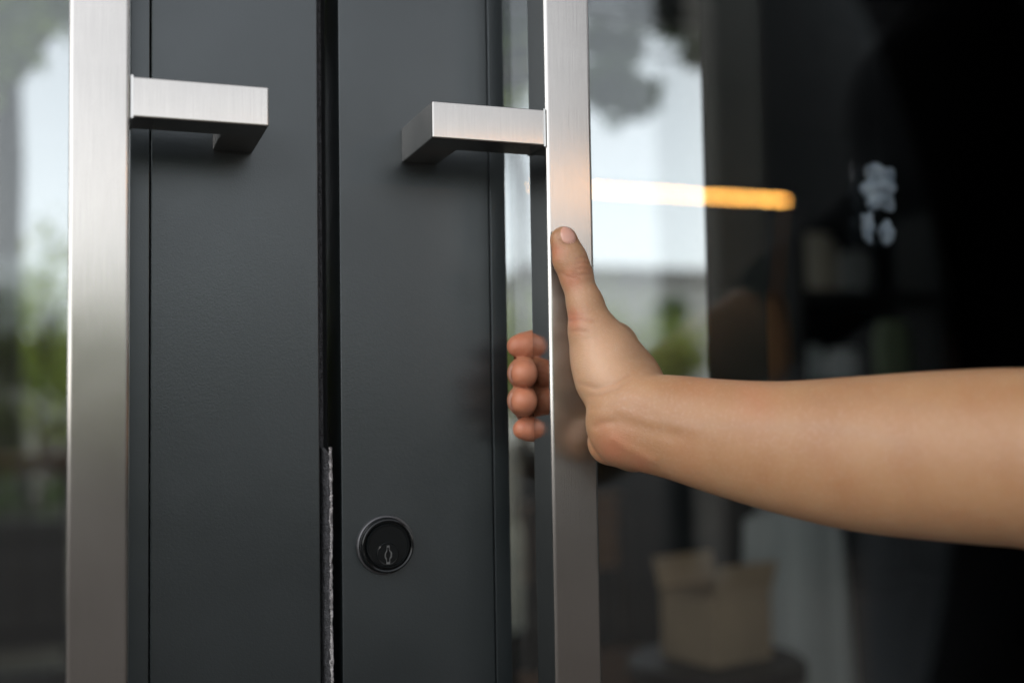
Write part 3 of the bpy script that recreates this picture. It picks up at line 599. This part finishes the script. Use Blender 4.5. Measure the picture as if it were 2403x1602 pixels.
# ------------------------------------------------------------------ person
def smin(a, b, k):
    if k <= 0: return np.minimum(a, b)
    h = np.maximum(k-np.abs(a-b), 0)/k
    return np.minimum(a, b)-h*h*k*0.25
class Grid:
    def __init__(s, lo, hi, h, R=np.eye(3)):
        s.lo = np.array(lo); s.h = h; s.R = R
        s.n = np.ceil((np.array(hi)-s.lo)/h).astype(int)+1; s.F = np.full(s.n, 1.0, np.float32)
    def loc(s, p): return np.asarray(p, float)@s.R          # world -> local (R columns are axes)
    def sub(s, pts, r):
        a = np.min(pts, 0)-r; b = np.max(pts, 0)+r
        i0 = np.clip(((a-s.lo)/s.h).astype(int), 0, s.n-1); i1 = np.clip(((b-s.lo)/s.h).astype(int)+2, 1, s.n)
        sl = tuple(slice(i0[i], i1[i]) for i in range(3))
        ax = [(s.lo[i]+s.h*np.arange(i0[i], i1[i])).astype(np.float32) for i in range(3)]
        return sl, np.stack(np.meshgrid(*ax, indexing='ij'), -1)
    def blank(s): return np.full(s.n, 1.0, np.float32)
    def seg(s, F, p0, r0, p1, r1, k, V=None, b0=None, b1=None):
        # tapered segment, elliptic when V (thickness direction) and half thicknesses b are given
        p0, p1 = s.loc(p0), s.loc(p1); m_ = max(r0, r1, b0 or 0, b1 or 0)+k+3*s.h
        sl, P = s.sub(np.array([p0, p1]), m_)
        if P.size == 0: return
        ba = p1-p0; q = P-p0.astype(np.float32); t = np.clip((q@ba.astype(np.float32))/max(ba@ba, 1e-12), 0, 1)
        q = q-t[..., None]*ba.astype(np.float32); r = r0+(r1-r0)*t
        if V is None: d = np.sqrt((q*q).sum(-1))-r
        else:
            v = s.loc(V); v = v-ba*(v@ba)/max(ba@ba, 1e-12); v /= np.linalg.norm(v)
            b = b0+(b1-b0)*t; qv = q@v.astype(np.float32); rest = np.maximum((q*q).sum(-1)-qv*qv, 0)
            d = (np.sqrt(rest/(r*r)+qv*qv/(b*b))-1)*np.minimum(r, b)
        F[sl] = smin(F[sl], d.astype(np.float32), k)
    def ell(s, F, c, A, radii, k, sub=False):
        c = s.loc(c); A = np.array([s.loc(a) for a in A]); sl, P = s.sub(np.array([c]), max(radii)+k+3*s.h)
        q = (P-c.astype(np.float32))@(A/np.array(radii)[:, None]).T.astype(np.float32)
        d = (np.sqrt((q*q).sum(-1))-1)*min(radii)
        F[sl] = smin(F[sl], d.astype(np.float32), k) if not sub else -smin(-F[sl], d.astype(np.float32), k)
    def mesh(s, F=None):
        F = s.F if F is None else F; S = F < 0; n = np.array(F.shape)
        c = [(i, j, k) for i in (0, 1) for j in (0, 1) for k in (0, 1)]
        cnt = np.zeros(n-1, np.int8)
        for i, j, k in c: cnt += S[i:n[0]-1+i, j:n[1]-1+j, k:n[2]-1+k]
        I = np.argwhere((cnt > 0) & (cnt < 8)); idg = np.full(n-1, -1, np.int32); idg[tuple(I.T)] = np.arange(len(I))
        acc = np.zeros((len(I), 3)); num = np.zeros(len(I))
        for a in range(8):
            for b in range(a+1, 8):
                ca, cb = np.array(c[a]), np.array(c[b])
                if np.abs(ca-cb).sum() != 1: continue
                fa = F[tuple((I+ca).T)]; fb = F[tuple((I+cb).T)]; mk = (fa < 0) != (fb < 0)
                t = np.where(mk, fa/np.where(mk, fa-fb, 1), 0)[:, None]
                acc += np.where(mk[:, None], ca+(cb-ca)*t, 0); num += mk
        v = (I+acc/num[:, None])*s.h+s.lo
        Q = []
        for ax in range(3):
            o1, o2 = (ax+1) % 3, (ax+2) % 3
            s0 = [slice(1, n[i]-1) for i in range(3)]; s1 = list(s0); s0[ax] = slice(0, n[ax]-1); s1[ax] = slice(1, n[ax])
            A, B = S[tuple(s0)], S[tuple(s1)]
            for inv, mk in ((False, A & ~B), (True, ~A & B)):
                E = np.argwhere(mk); off = np.ones(3, int); off[ax] = 0; E = E+off
                def cell(d1, d2):
                    C = E.copy(); C[:, o1] += d1; C[:, o2] += d2; return idg[tuple(C.T)]
                q = np.stack([cell(-1, -1), cell(0, -1), cell(0, 0), cell(-1, 0)], 1)
                Q.append(q[:, ::-1] if inv else q)
        q = np.concatenate(Q); q = q[(q >= 0).all(1)]
        return v@s.R.T, q
def smooth(v, q, it=3, lam=0.5):
    e = np.concatenate([q[:, [0, 1]], q[:, [1, 2]], q[:, [2, 3]], q[:, [3, 0]]])
    for k in range(it):
        for l in (lam, -lam*0.96):
            a = np.zeros_like(v); c = np.zeros(len(v))
            for i, j in ((0, 1), (1, 0)):
                for d in range(3): a[:, d] += np.bincount(e[:, i], v[e[:, j], d], len(v))
                c += np.bincount(e[:, i], minlength=len(v))
            v = v+l*(a/np.maximum(c, 1)[:, None]-v)
    return v
def normals(v, q):
    n = np.cross(v[q[:, 2]]-v[q[:, 0]], v[q[:, 3]]-v[q[:, 1]]); a = np.zeros_like(v)
    for i in range(4):
        for d in range(3): a[:, d] += np.bincount(q[:, i], n[:, d], len(v))
    return a/np.maximum(np.linalg.norm(a, axis=1), 1e-12)[:, None]
def project(v):
    d = v-CAM; z = d@fw; return np.stack([CXP+FPX*(d@rt)/z, CYP-FPX*(d@up)/z], 1), z
# forearm sections: pixel column, top and bottom of the arm there, depth, half thickness
SEC = [(1478, 884, 1096, .600, .0170), (1552, 884, 1110, .594, .0190), (1703, 896, 1158, .578, .0225), (1839, 900, 1198, .563, .026),
       (2002, 890, 1237, .547, .030), (2219, 876, 1262, .528, .034), (2403, 870, 1276, .515, .037), (2560, 884, 1284, .507, .037)]
A0 = Wd(1478, 985, .6); A1 = Wd(2560, 1085, .507)
ex = (A1-A0)/np.linalg.norm(A1-A0); ez = np.array([0, 0, 1.0]); ez -= ex*(ez@ex); ez /= np.linalg.norm(ez); ey = np.cross(ez, ex)
RG = np.stack([ex, ey, ez], 1)
SHO = np.array([0.74, -0.19, 1.25])                # right shoulder
ELB = Wd(2720, 1100, .492)
key = np.array([W(1200, 800, -0.03), W(1230, 520, -0.08), W(1440, 1100, -0.1), W(1500, 800, -0.02), A1, ELB, ELB+(SHO-ELB)*0.35])@RG
G = Grid(key.min(0)-[0.02, 0.05, 0.045], key.max(0)+[0.03, 0.05, 0.045], 0.0011, RG)
# palm, thenar, heel, wrist
PF = G.F
_S = np.array(SEC); _x = np.linspace(_S[0, 0], _S[-1, 0], 28); _m = np.gradient(_S[:, 1:], _S[:, 0], axis=0); SECF = []
for x in _x:
    i = min(max(np.searchsorted(_S[:, 0], x)-1, 0), len(_S)-2); hh = _S[i+1, 0]-_S[i, 0]; t = (x-_S[i, 0])/hh
    SECF.append((x, *((2*t**3-3*t**2+1)*_S[i, 1:]+(t**3-2*t**2+t)*hh*_m[i]+(-2*t**3+3*t**2)*_S[i+1, 1:]+(t**3-t**2)*hh*_m[i+1])))
for (px, t, b, d, th), (px2, t2, b2, d2, th2) in zip(SECF[:-1], SECF[1:]):
    a = Wd(px, (t+b)/2, d); c2 = Wd(px2, (t2+b2)/2, d2)
    G.seg(PF, a, (b-t)/2*d/FPX, c2, (b2-t2)/2*d2/FPX, 0.003, np.cross(c2-a, up), th, th2)
G.seg(PF, A1, .041, ELB, .038, 0.012); G.seg(PF, ELB, .037, ELB+(SHO-ELB)*0.4, .043, 0.02)
def S(px, py, y, r): return (W(px, py, y), r)
def chain(F, pts, k, V=None, flat=1.0):
    for (p0, r0), (p1, r1) in zip(pts[:-1], pts[1:]):
        if V is None: G.seg(F, p0, r0, p1, r1, k)
        else: G.seg(F, p0, r0, p1, r1, k, V, r0*flat, r1*flat)
MCPS = [(1438, 812, -.053, .0098), (1440, 866, -.040, .0112), (1434, 928, -.041, .0105), (1428, 985, -.047, .0095)]
BASES = [(1498, 918, -.092, .0150), (1490, 950, -.096, .0150), (1482, 990, -.097, .0140), (1474, 1030, -.094, .0125)]
for b_, m_ in zip(BASES, MCPS): chain(PF, [S(*b_), S(*m_)], 0.010)
for i in range(3): chain(PF, [S(*MCPS[i]), S(*MCPS[i+1])], 0.010)
chain(PF, [S(1474, 952, -.094, .0160), S(1430, 882, -.086, .0175), S(1388, 772, -.0805, .0122)], 0.008)      # thenar
chain(PF, [S(1438, 814, -.058, .0105), S(1422, 830, -.078, .0130), S(1466, 892, -.078, .0165)], 0.014)                                    # web
chain(PF, [S(1480, 990, -.090, .0145), S(1433, 1037, -.0795, .0113)], 0.003)                               # heel
chain(PF, [S(1433, 1037, -.0795, .0113), S(1490, 1060, -.092, .0105)], 0.006)
chain(PF, [S(1388, 772, -.0805, .0122), S(1374, 716, -.0785, .0097), S(1352, 650, -.0765, .0086)], 0.004)    # thumb
vn = -fw+0.25*rt
chain(PF, [S(1352, 650, -.0765, .0086), S(1338, 610, -.0757, .0092), S(1323, 564, -.0752, .0078)], 0.003, vn, 0.86)
chain(PF, [S(1358, 641, -.0785, .0064), S(1354, 632, -.0785, .0064)], 0.004)                               # knuckle
# fingers wrap behind the bar
FINGERS = [  # z pixel row at tip, chain in world x, y with z rows taken at the bar
    ((.2790, -.0130), (.2500, -.0280), (.2335, -.0300), 812, 806, .0082),
    ((.2760, -.0080), (.2375, -.0245), (.2298, -.0445), 877, 866, .0083),
    ((.2760, -.0090), (.2370, -.0245), (.2296, -.0440), 941, 930, .0082),
    ((.2770, -.0160), (.2480, -.0290), (.2350, -.0310), 1006, 990, .0072)]
def zrow(py, y, px=1245): return W(px, py, y)[2]
NAILS = []; TIPS = []
for (pip, dip, tip, pt_, pm, r), mcp in zip(FINGERS, MCPS):
    Fi = G.blank()
    pip3 = np.array([*pip, zrow(pm, -.03)]); dip3 = np.array([*dip, zrow((pm+pt_*2)/3, -.03)]); tip3 = np.array([*tip, zrow(pt_, tip[1])])
    chain(Fi, [S(*mcp), (pip3, r*1.12), (dip3, r*1.0), (dip3*.5+tip3*.5, r*1.03), (tip3, r*(0.86 if tip[1] < -.04 else 0.80)), (tip3+(tip3-dip3)*(0.10 if tip[1] < -.04 else 0.16), r*(0.70 if tip[1] < -.04 else 0.58))], 0.004)
    lo = np.where(Fi < 0.5)
    sl = tuple(slice(a.min(), a.max()+1) for a in lo)
    Fp = smin(PF[sl], Fi[sl], 0.006)
    FINGERS_F = Fp
    if not TIPS: OUT = G.blank()
    OUT[sl] = np.minimum(OUT[sl], Fp)
    TIPS.append(tip3); NAILS.append((dip3, tip3, r))
OUT = np.minimum(OUT, PF)
v, q = G.mesh(OUT); v = smooth(v, q, 4); nrm = normals(v, q)
if np.einsum('ij,ij->i', nrm, v-v.mean(0)).mean() < 0: q = q[:, ::-1]; nrm = -nrm
pp, zz = project(v); facing = np.clip(-np.einsum('ij,ij->i', nrm, (v-CAM)/np.linalg.norm(v-CAM, axis=1)[:, None])*3, 0, 1)
def pdist(poly):
    P = np.array(poly, float); best = np.full(len(pp), 1e9)
    for a, b in zip(P[:-1], P[1:]):
        t = np.clip(((pp-a)@(b-a))/((b-a)@(b-a)), 0, 1); best = np.minimum(best, np.linalg.norm(pp-(a+t[:, None]*(b-a)), axis=1))
    return best
crease = np.zeros(len(v)); disp = np.zeros(len(v)); red = np.zeros(len(v)); vein = np.zeros(len(v))
front = facing*(zz < 0.66)
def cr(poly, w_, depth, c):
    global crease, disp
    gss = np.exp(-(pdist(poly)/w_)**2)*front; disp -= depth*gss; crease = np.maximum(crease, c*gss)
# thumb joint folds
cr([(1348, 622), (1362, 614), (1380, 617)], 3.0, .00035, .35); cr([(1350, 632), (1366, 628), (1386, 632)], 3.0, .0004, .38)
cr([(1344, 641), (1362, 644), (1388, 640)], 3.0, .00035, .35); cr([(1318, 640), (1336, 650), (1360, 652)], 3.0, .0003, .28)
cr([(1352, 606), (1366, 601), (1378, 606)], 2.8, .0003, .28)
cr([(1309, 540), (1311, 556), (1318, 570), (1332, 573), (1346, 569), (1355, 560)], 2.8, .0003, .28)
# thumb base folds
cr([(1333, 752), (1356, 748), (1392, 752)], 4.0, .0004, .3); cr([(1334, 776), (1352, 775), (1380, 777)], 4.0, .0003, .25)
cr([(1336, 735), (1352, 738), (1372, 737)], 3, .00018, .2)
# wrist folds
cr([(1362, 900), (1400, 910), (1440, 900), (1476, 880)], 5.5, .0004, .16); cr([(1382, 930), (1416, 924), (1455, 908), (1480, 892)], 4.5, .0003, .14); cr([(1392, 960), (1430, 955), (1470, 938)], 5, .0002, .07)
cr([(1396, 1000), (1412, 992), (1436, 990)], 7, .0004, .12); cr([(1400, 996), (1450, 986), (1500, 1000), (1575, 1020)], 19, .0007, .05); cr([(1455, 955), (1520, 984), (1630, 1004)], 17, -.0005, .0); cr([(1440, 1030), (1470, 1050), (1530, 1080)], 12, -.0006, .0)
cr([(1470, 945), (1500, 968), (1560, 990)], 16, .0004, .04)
for poly, w_, a in ([(1560, 990), (1700, 1000), (1850, 998), (2000, 1008), (2120, 1040)], 14, .10), ([(1600, 950), (1680, 930), (1760, 940)], 12, .05), ([(1900, 940), (2050, 930), (2200, 960)], 16, .07), ([(1400, 905), (1380, 880), (1372, 850)], 10, .10):
    vein = np.maximum(vein, a*np.exp(-(pdist(poly)/w_)**2)*front)
for c, s_, a in ((1345, 748), 26, .55), ((1340, 655), 30, .45), ((1303, 590), 24, .5), ((1365, 625), 20, .30), ((1440, 1050), 46, .45), ((1500, 1085), 36, .35), ((1650, 900), 60, .12), ((1770, 930), 60, .2), ((1420, 1010), 26, .25), ((1600, 1080), 60, .1):
    red = np.maximum(red, a*np.exp(-(np.linalg.norm(pp-np.array(c), axis=1)/s_)**2)*front)
for tp in TIPS: red = np.maximum(red, 0.72*np.exp(-(np.linalg.norm(v-tp, axis=1)/0.016)**2))
pale = np.zeros(len(v))  # paler palm skin, also standing in for brighter light on the hand
for c, s_, a in ((1405, 840), 95, .6), ((1350, 690), 60, .3), ((1330, 600), 50, .2), ((1470, 900), 60, .3):
    pale = np.maximum(pale, a*np.exp(-(np.linalg.norm(pp-np.array(c), axis=1)/s_)**2)*front)
v = v+nrm*disp[:, None]
# ---- rest of the body at a coarser step, joined under the sleeve
B = Grid((0.44, -0.74, 0.0), (1.30, 0.06, 1.90), 0.008); BF = B.F
cx, cy = 0.90, -0.26
X_, Y_, Z_ = np.array([1, 0, 0.]), np.array([0, 1., 0]), np.array([0, 0, 1.])
fwd = np.array([-0.35, -0.937, 0]); side = np.array([-0.937, 0.35, 0])
def bp(s_, f_, z): return np.array([cx, cy, 0])+side*s_+fwd*f_+Z_*z*1.05
for z0, z1, a0, a1, b0_, b1_ in ((0.86, 1.0, .155, .15, .105, .10), (1.0, 1.12, .15, .135, .10, .095), (1.12, 1.28, .135, .155, .095, .105), (1.28, 1.36, .155, .12, .10, .075)):
    B.seg(BF, bp(0, 0, z0), a0, bp(0, 0, z1), a1, 0.03, fwd, b0_, b1_)
B.seg(BF, bp(-.17, 0, 1.33), .045, bp(.15, 0, 1.31), .045, 0.05)
B.seg(BF, bp(0, .0, 1.36), .052, bp(0, .02, 1.48), .048, 0.03)
B.ell(BF, bp(0, .03, 1.60), (side, fwd, Z_), (.072, .092, .112), 0.02); B.seg(BF, bp(0, .05, 1.52), .045, bp(0, .085, 1.515), .03, 0.03)
B.seg(BF, bp(0, .115, 1.60), .010, bp(0, .133, 1.575), .012, 0.012)
for sx in (-1, 1):
    B.ell(BF, bp(sx*.074, .01, 1.59), (side, fwd, Z_), (.012, .022, .032), 0.006)
    B.ell(BF, bp(sx*.032, .118, 1.605), (side, fwd, Z_), (.016, .012, .010), 0.008, True)
    B.seg(BF, bp(sx*.085, 0, .88), .085, bp(sx*.095, .02, .48), .055, 0.03); B.seg(BF, bp(sx*.095, .02, .48), .055, bp(sx*.1, -.01, .09), .038, 0.02)
    B.seg(BF, bp(sx*.1, -.03, .045), .036, bp(sx*.11, .13, .03), .030, 0.02)
B.seg(BF, bp(-.175, 0, 1.33), .048, bp(-.215, -.03, 1.06), .040, 0.03); B.seg(BF, bp(-.215, -.03, 1.06), .040, bp(-.205, .03, .83), .028, 0.02)
B.seg(BF, bp(-.205, .03, .83), .03, bp(-.20, .05, .75), .028, 0.02)
for i in range(4): B.seg(BF, bp(-.195, .03+.016*i, .76), .010, bp(-.19, .035+.016*i, .68), .008, 0.006)
B.seg(BF, bp(-.19, .08, .79), .010, bp(-.18, .1, .73), .009, 0.006)
B.seg(BF, SHO, .048, ELB+(SHO-ELB)*0.38, .042, 0.03); B.seg(BF, SHO, .048, bp(.12, 0, 1.30), .05, 0.04)
v2, q2 = B.mesh(); v2 = smooth(v2, q2, 3); n2 = normals(v2, q2)
if np.einsum('ij,ij->i', n2, v2-v2.mean(0)).mean() < 0: q2 = q2[:, ::-1]
PB = empty('person', (cx, cy, 0), 'person in black reaching out to grip the steel door handle', 'person')
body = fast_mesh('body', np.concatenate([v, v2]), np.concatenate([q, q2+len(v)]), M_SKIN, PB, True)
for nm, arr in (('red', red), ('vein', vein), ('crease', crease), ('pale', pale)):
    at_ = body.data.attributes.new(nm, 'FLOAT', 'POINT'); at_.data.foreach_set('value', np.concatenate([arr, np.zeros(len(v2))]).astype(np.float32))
def garment(name, mt, fn, lo, hi, h=0.008):
    g_ = Grid(lo, hi, h); fn(g_); vv, qq = g_.mesh(); vv = smooth(vv, qq, 2); nn = normals(vv, qq)
    if np.einsum('ij,ij->i', nn, vv-vv.mean(0)).mean() < 0: qq = qq[:, ::-1]
    return fast_mesh(name, vv, qq, mt, PB, True)
def shirt(g_):
    F = g_.F
    for z0, z1, a0, a1, b0_, b1_ in ((0.84, 1.0, .178, .172, .128, .12), (1.0, 1.12, .172, .158, .12, .115), (1.12, 1.28, .158, .172, .115, .12), (1.28, 1.35, .172, .13, .115, .09)):
        g_.seg(F, bp(0, 0, z0), a0, bp(0, 0, z1), a1, 0.03, fwd, b0_, b1_)
    g_.seg(F, bp(-.17, 0, 1.33), .057, bp(.15, 0, 1.31), .057, 0.05)
    g_.seg(F, SHO, .056, ELB+(SHO-ELB)*0.6, .056, 0.03); g_.seg(F, SHO, .058, bp(.12, 0, 1.30), .062, 0.04)
    g_.seg(F, bp(-.175, 0, 1.33), .062, bp(-.205, -.02, 1.13), .058, 0.03)
garment('shirt', M_SHIRT, shirt, (0.44, -0.74, 0.60), (1.30, 0.06, 1.52))
def trousers(g_):
    F = g_.F
    for sx in (-1, 1):
        g_.seg(F, bp(sx*.085, 0, .90), .100, bp(sx*.095, .02, .48), .075, 0.03); g_.seg(F, bp(sx*.095, .02, .48), .075, bp(sx*.1, -.01, .10), .062, 0.02)
garment('trousers', M_TROU, trousers, (0.44, -0.74, 0.0), (1.30, 0.06, 1.05))
def hair(g_):
    F = g_.F; g_.ell(F, bp(0, -.005, 1.635), (side, fwd, Z_), (.088, .10, .105), 0.02); g_.seg(F, bp(0, -.06, 1.62), .075, bp(0, -.07, 1.40), .085, 0.03); g_.seg(F, bp(0, -.07, 1.40), .085, bp(0, -.11, 1.24), .06, 0.03)
    g_.seg(F, bp(.065, -.01, 1.58), .035, bp(.075, .02, 1.36), .035, 0.02); g_.seg(F, bp(-.065, -.01, 1.58), .035, bp(-.075, .02, 1.36), .035, 0.02)
    g_.ell(F, bp(0, .115, 1.565), (side, fwd, Z_), (.075, .06, .085), 0.02, True)
garment('hair', M_HAIR, hair, (0.55, -0.70, 1.20), (1.3, 0.1, 1.90))
def shoe(sx):
    def fn(g_):
        F = g_.F; g_.seg(F, bp(sx*.1, -.035, .05), .046, bp(sx*.112, .15, .036), .036, 0.02); g_.seg(F, bp(sx*.1, -.02, .06), .045, bp(sx*.1, -.015, .10), .045, 0.02)
    return fn
for sx in (-1, 1): garment('shoe', M_SHOE, shoe(sx), (0.5, -0.74, 0.0), (1.3, 0.06, 0.2))
# face
def ball(c_, r_, n=16):
    V = [(c_[0]+r_[0]*math.sin(math.pi*i/n)*math.cos(2*math.pi*k/n), c_[1]+r_[1]*math.sin(math.pi*i/n)*math.sin(2*math.pi*k/n), c_[2]+r_[2]*math.cos(math.pi*i/n)) for i in range(n+1) for k in range(n)]
    return MB().add(V, [(i*n+k, i*n+(k+1) % n, (i+1)*n+(k+1) % n, (i+1)*n+k) for i in range(n) for k in range(n)])
M_EYE = mat('eye_white', (0.6, 0.58, 0.55), 0.2); M_IRIS = mat('iris', (0.03, 0.018, 0.01), 0.2); M_LIP = mat('lips', (0.36, 0.13, 0.10), 0.45)
for sx in (-1, 1):
    ey_ = ball(bp(sx*.032, .098, 1.605), (.012, .012, .009)).build('eye', M_EYE, PB, smooth=True)
    ir_ = ball(bp(sx*.032, .107, 1.605), (.0045, .0045, .0045)).build('iris', M_IRIS, ey_, smooth=True)
    MB().tube([bp(sx*.016, .118, 1.622), bp(sx*.034, .114, 1.628), bp(sx*.052, .098, 1.622)], [.003, .004, .002], 8).build('eyebrow', M_HAIR, PB, smooth=True)
MB().tube([bp(-.024, .100, 1.545), bp(-.010, .113, 1.547), bp(0, .115, 1.546), bp(.010, .113, 1.547), bp(.024, .100, 1.545)], [.002, .006, .0065, .006, .002], 10).build('lips', M_LIP, PB, smooth=True)
# nails laid on the skin
bvh = BVHTree.FromPolygons([Vector(p) for p in v], [tuple(map(int, f)) for f in q])
def nail(name, c, T_, N_, L_, Wd_, reach=0.02, arc=0.5):
    c, T_, N_ = np.array(c), np.array(T_)/np.linalg.norm(T_), np.array(N_, float)
    N_ -= T_*(N_@T_); N_ /= np.linalg.norm(N_); U_ = np.cross(T_, N_); V = []; F = []; n_, m_ = 13, 15
    for i in range(n_):
        for j in range(m_):
            a = -1+2*i/(n_-1); b = -1+2*j/(m_-1)
            s_ = (1-max(0, b)**4*0.45)*(1-max(0, -b)**3*0.55)
            g_ = a*s_*arc*1.9
            dirv = N_*math.cos(g_)+U_*math.sin(g_)
            st = c+T_*b*L_/2*(1-0.10*a*a)+dirv*reach
            h_ = bvh.ray_cast(Vector(st), Vector(-dirv), reach*1.5)
            edge = min(1, 4*(1-max(abs(a), abs(b) if b < 0 else 0)))
            base = np.array(h_[0]) if h_[0] is not None else c+dirv*Wd_*0.5
            V.append(base+dirv*(0.00028*edge-0.0001+(0.0003 if b > 0.85 else 0)))
    for i in range(n_-1):
        for j in range(m_-1): F.append((i*m_+j, i*m_+j+1, (i+1)*m_+j+1, (i+1)*m_+j))
    o = MB().add(V, F).build(name, M_NAIL, PB, smooth=True); return o
tA, tB = W(1338, 610, -.0757), W(1323, 564, -.0752)
nail('thumbnail', W(1325, 556, -.0752), tB-tA, -fw+0.38*rt+0.02*up, 0.0105, 0.012, arc=0.40)
for d3, t3, r in NAILS:
    ax_ = t3-d3; nn_ = np.cross(ax_, Z_); nn_ = nn_ if nn_@np.array([-1, 1, 0]) > 0 else -nn_
    nail('fingernail', t3-ax_/np.linalg.norm(ax_)*0.001, ax_, nn_, 0.010, 0.009, arc=0.4)
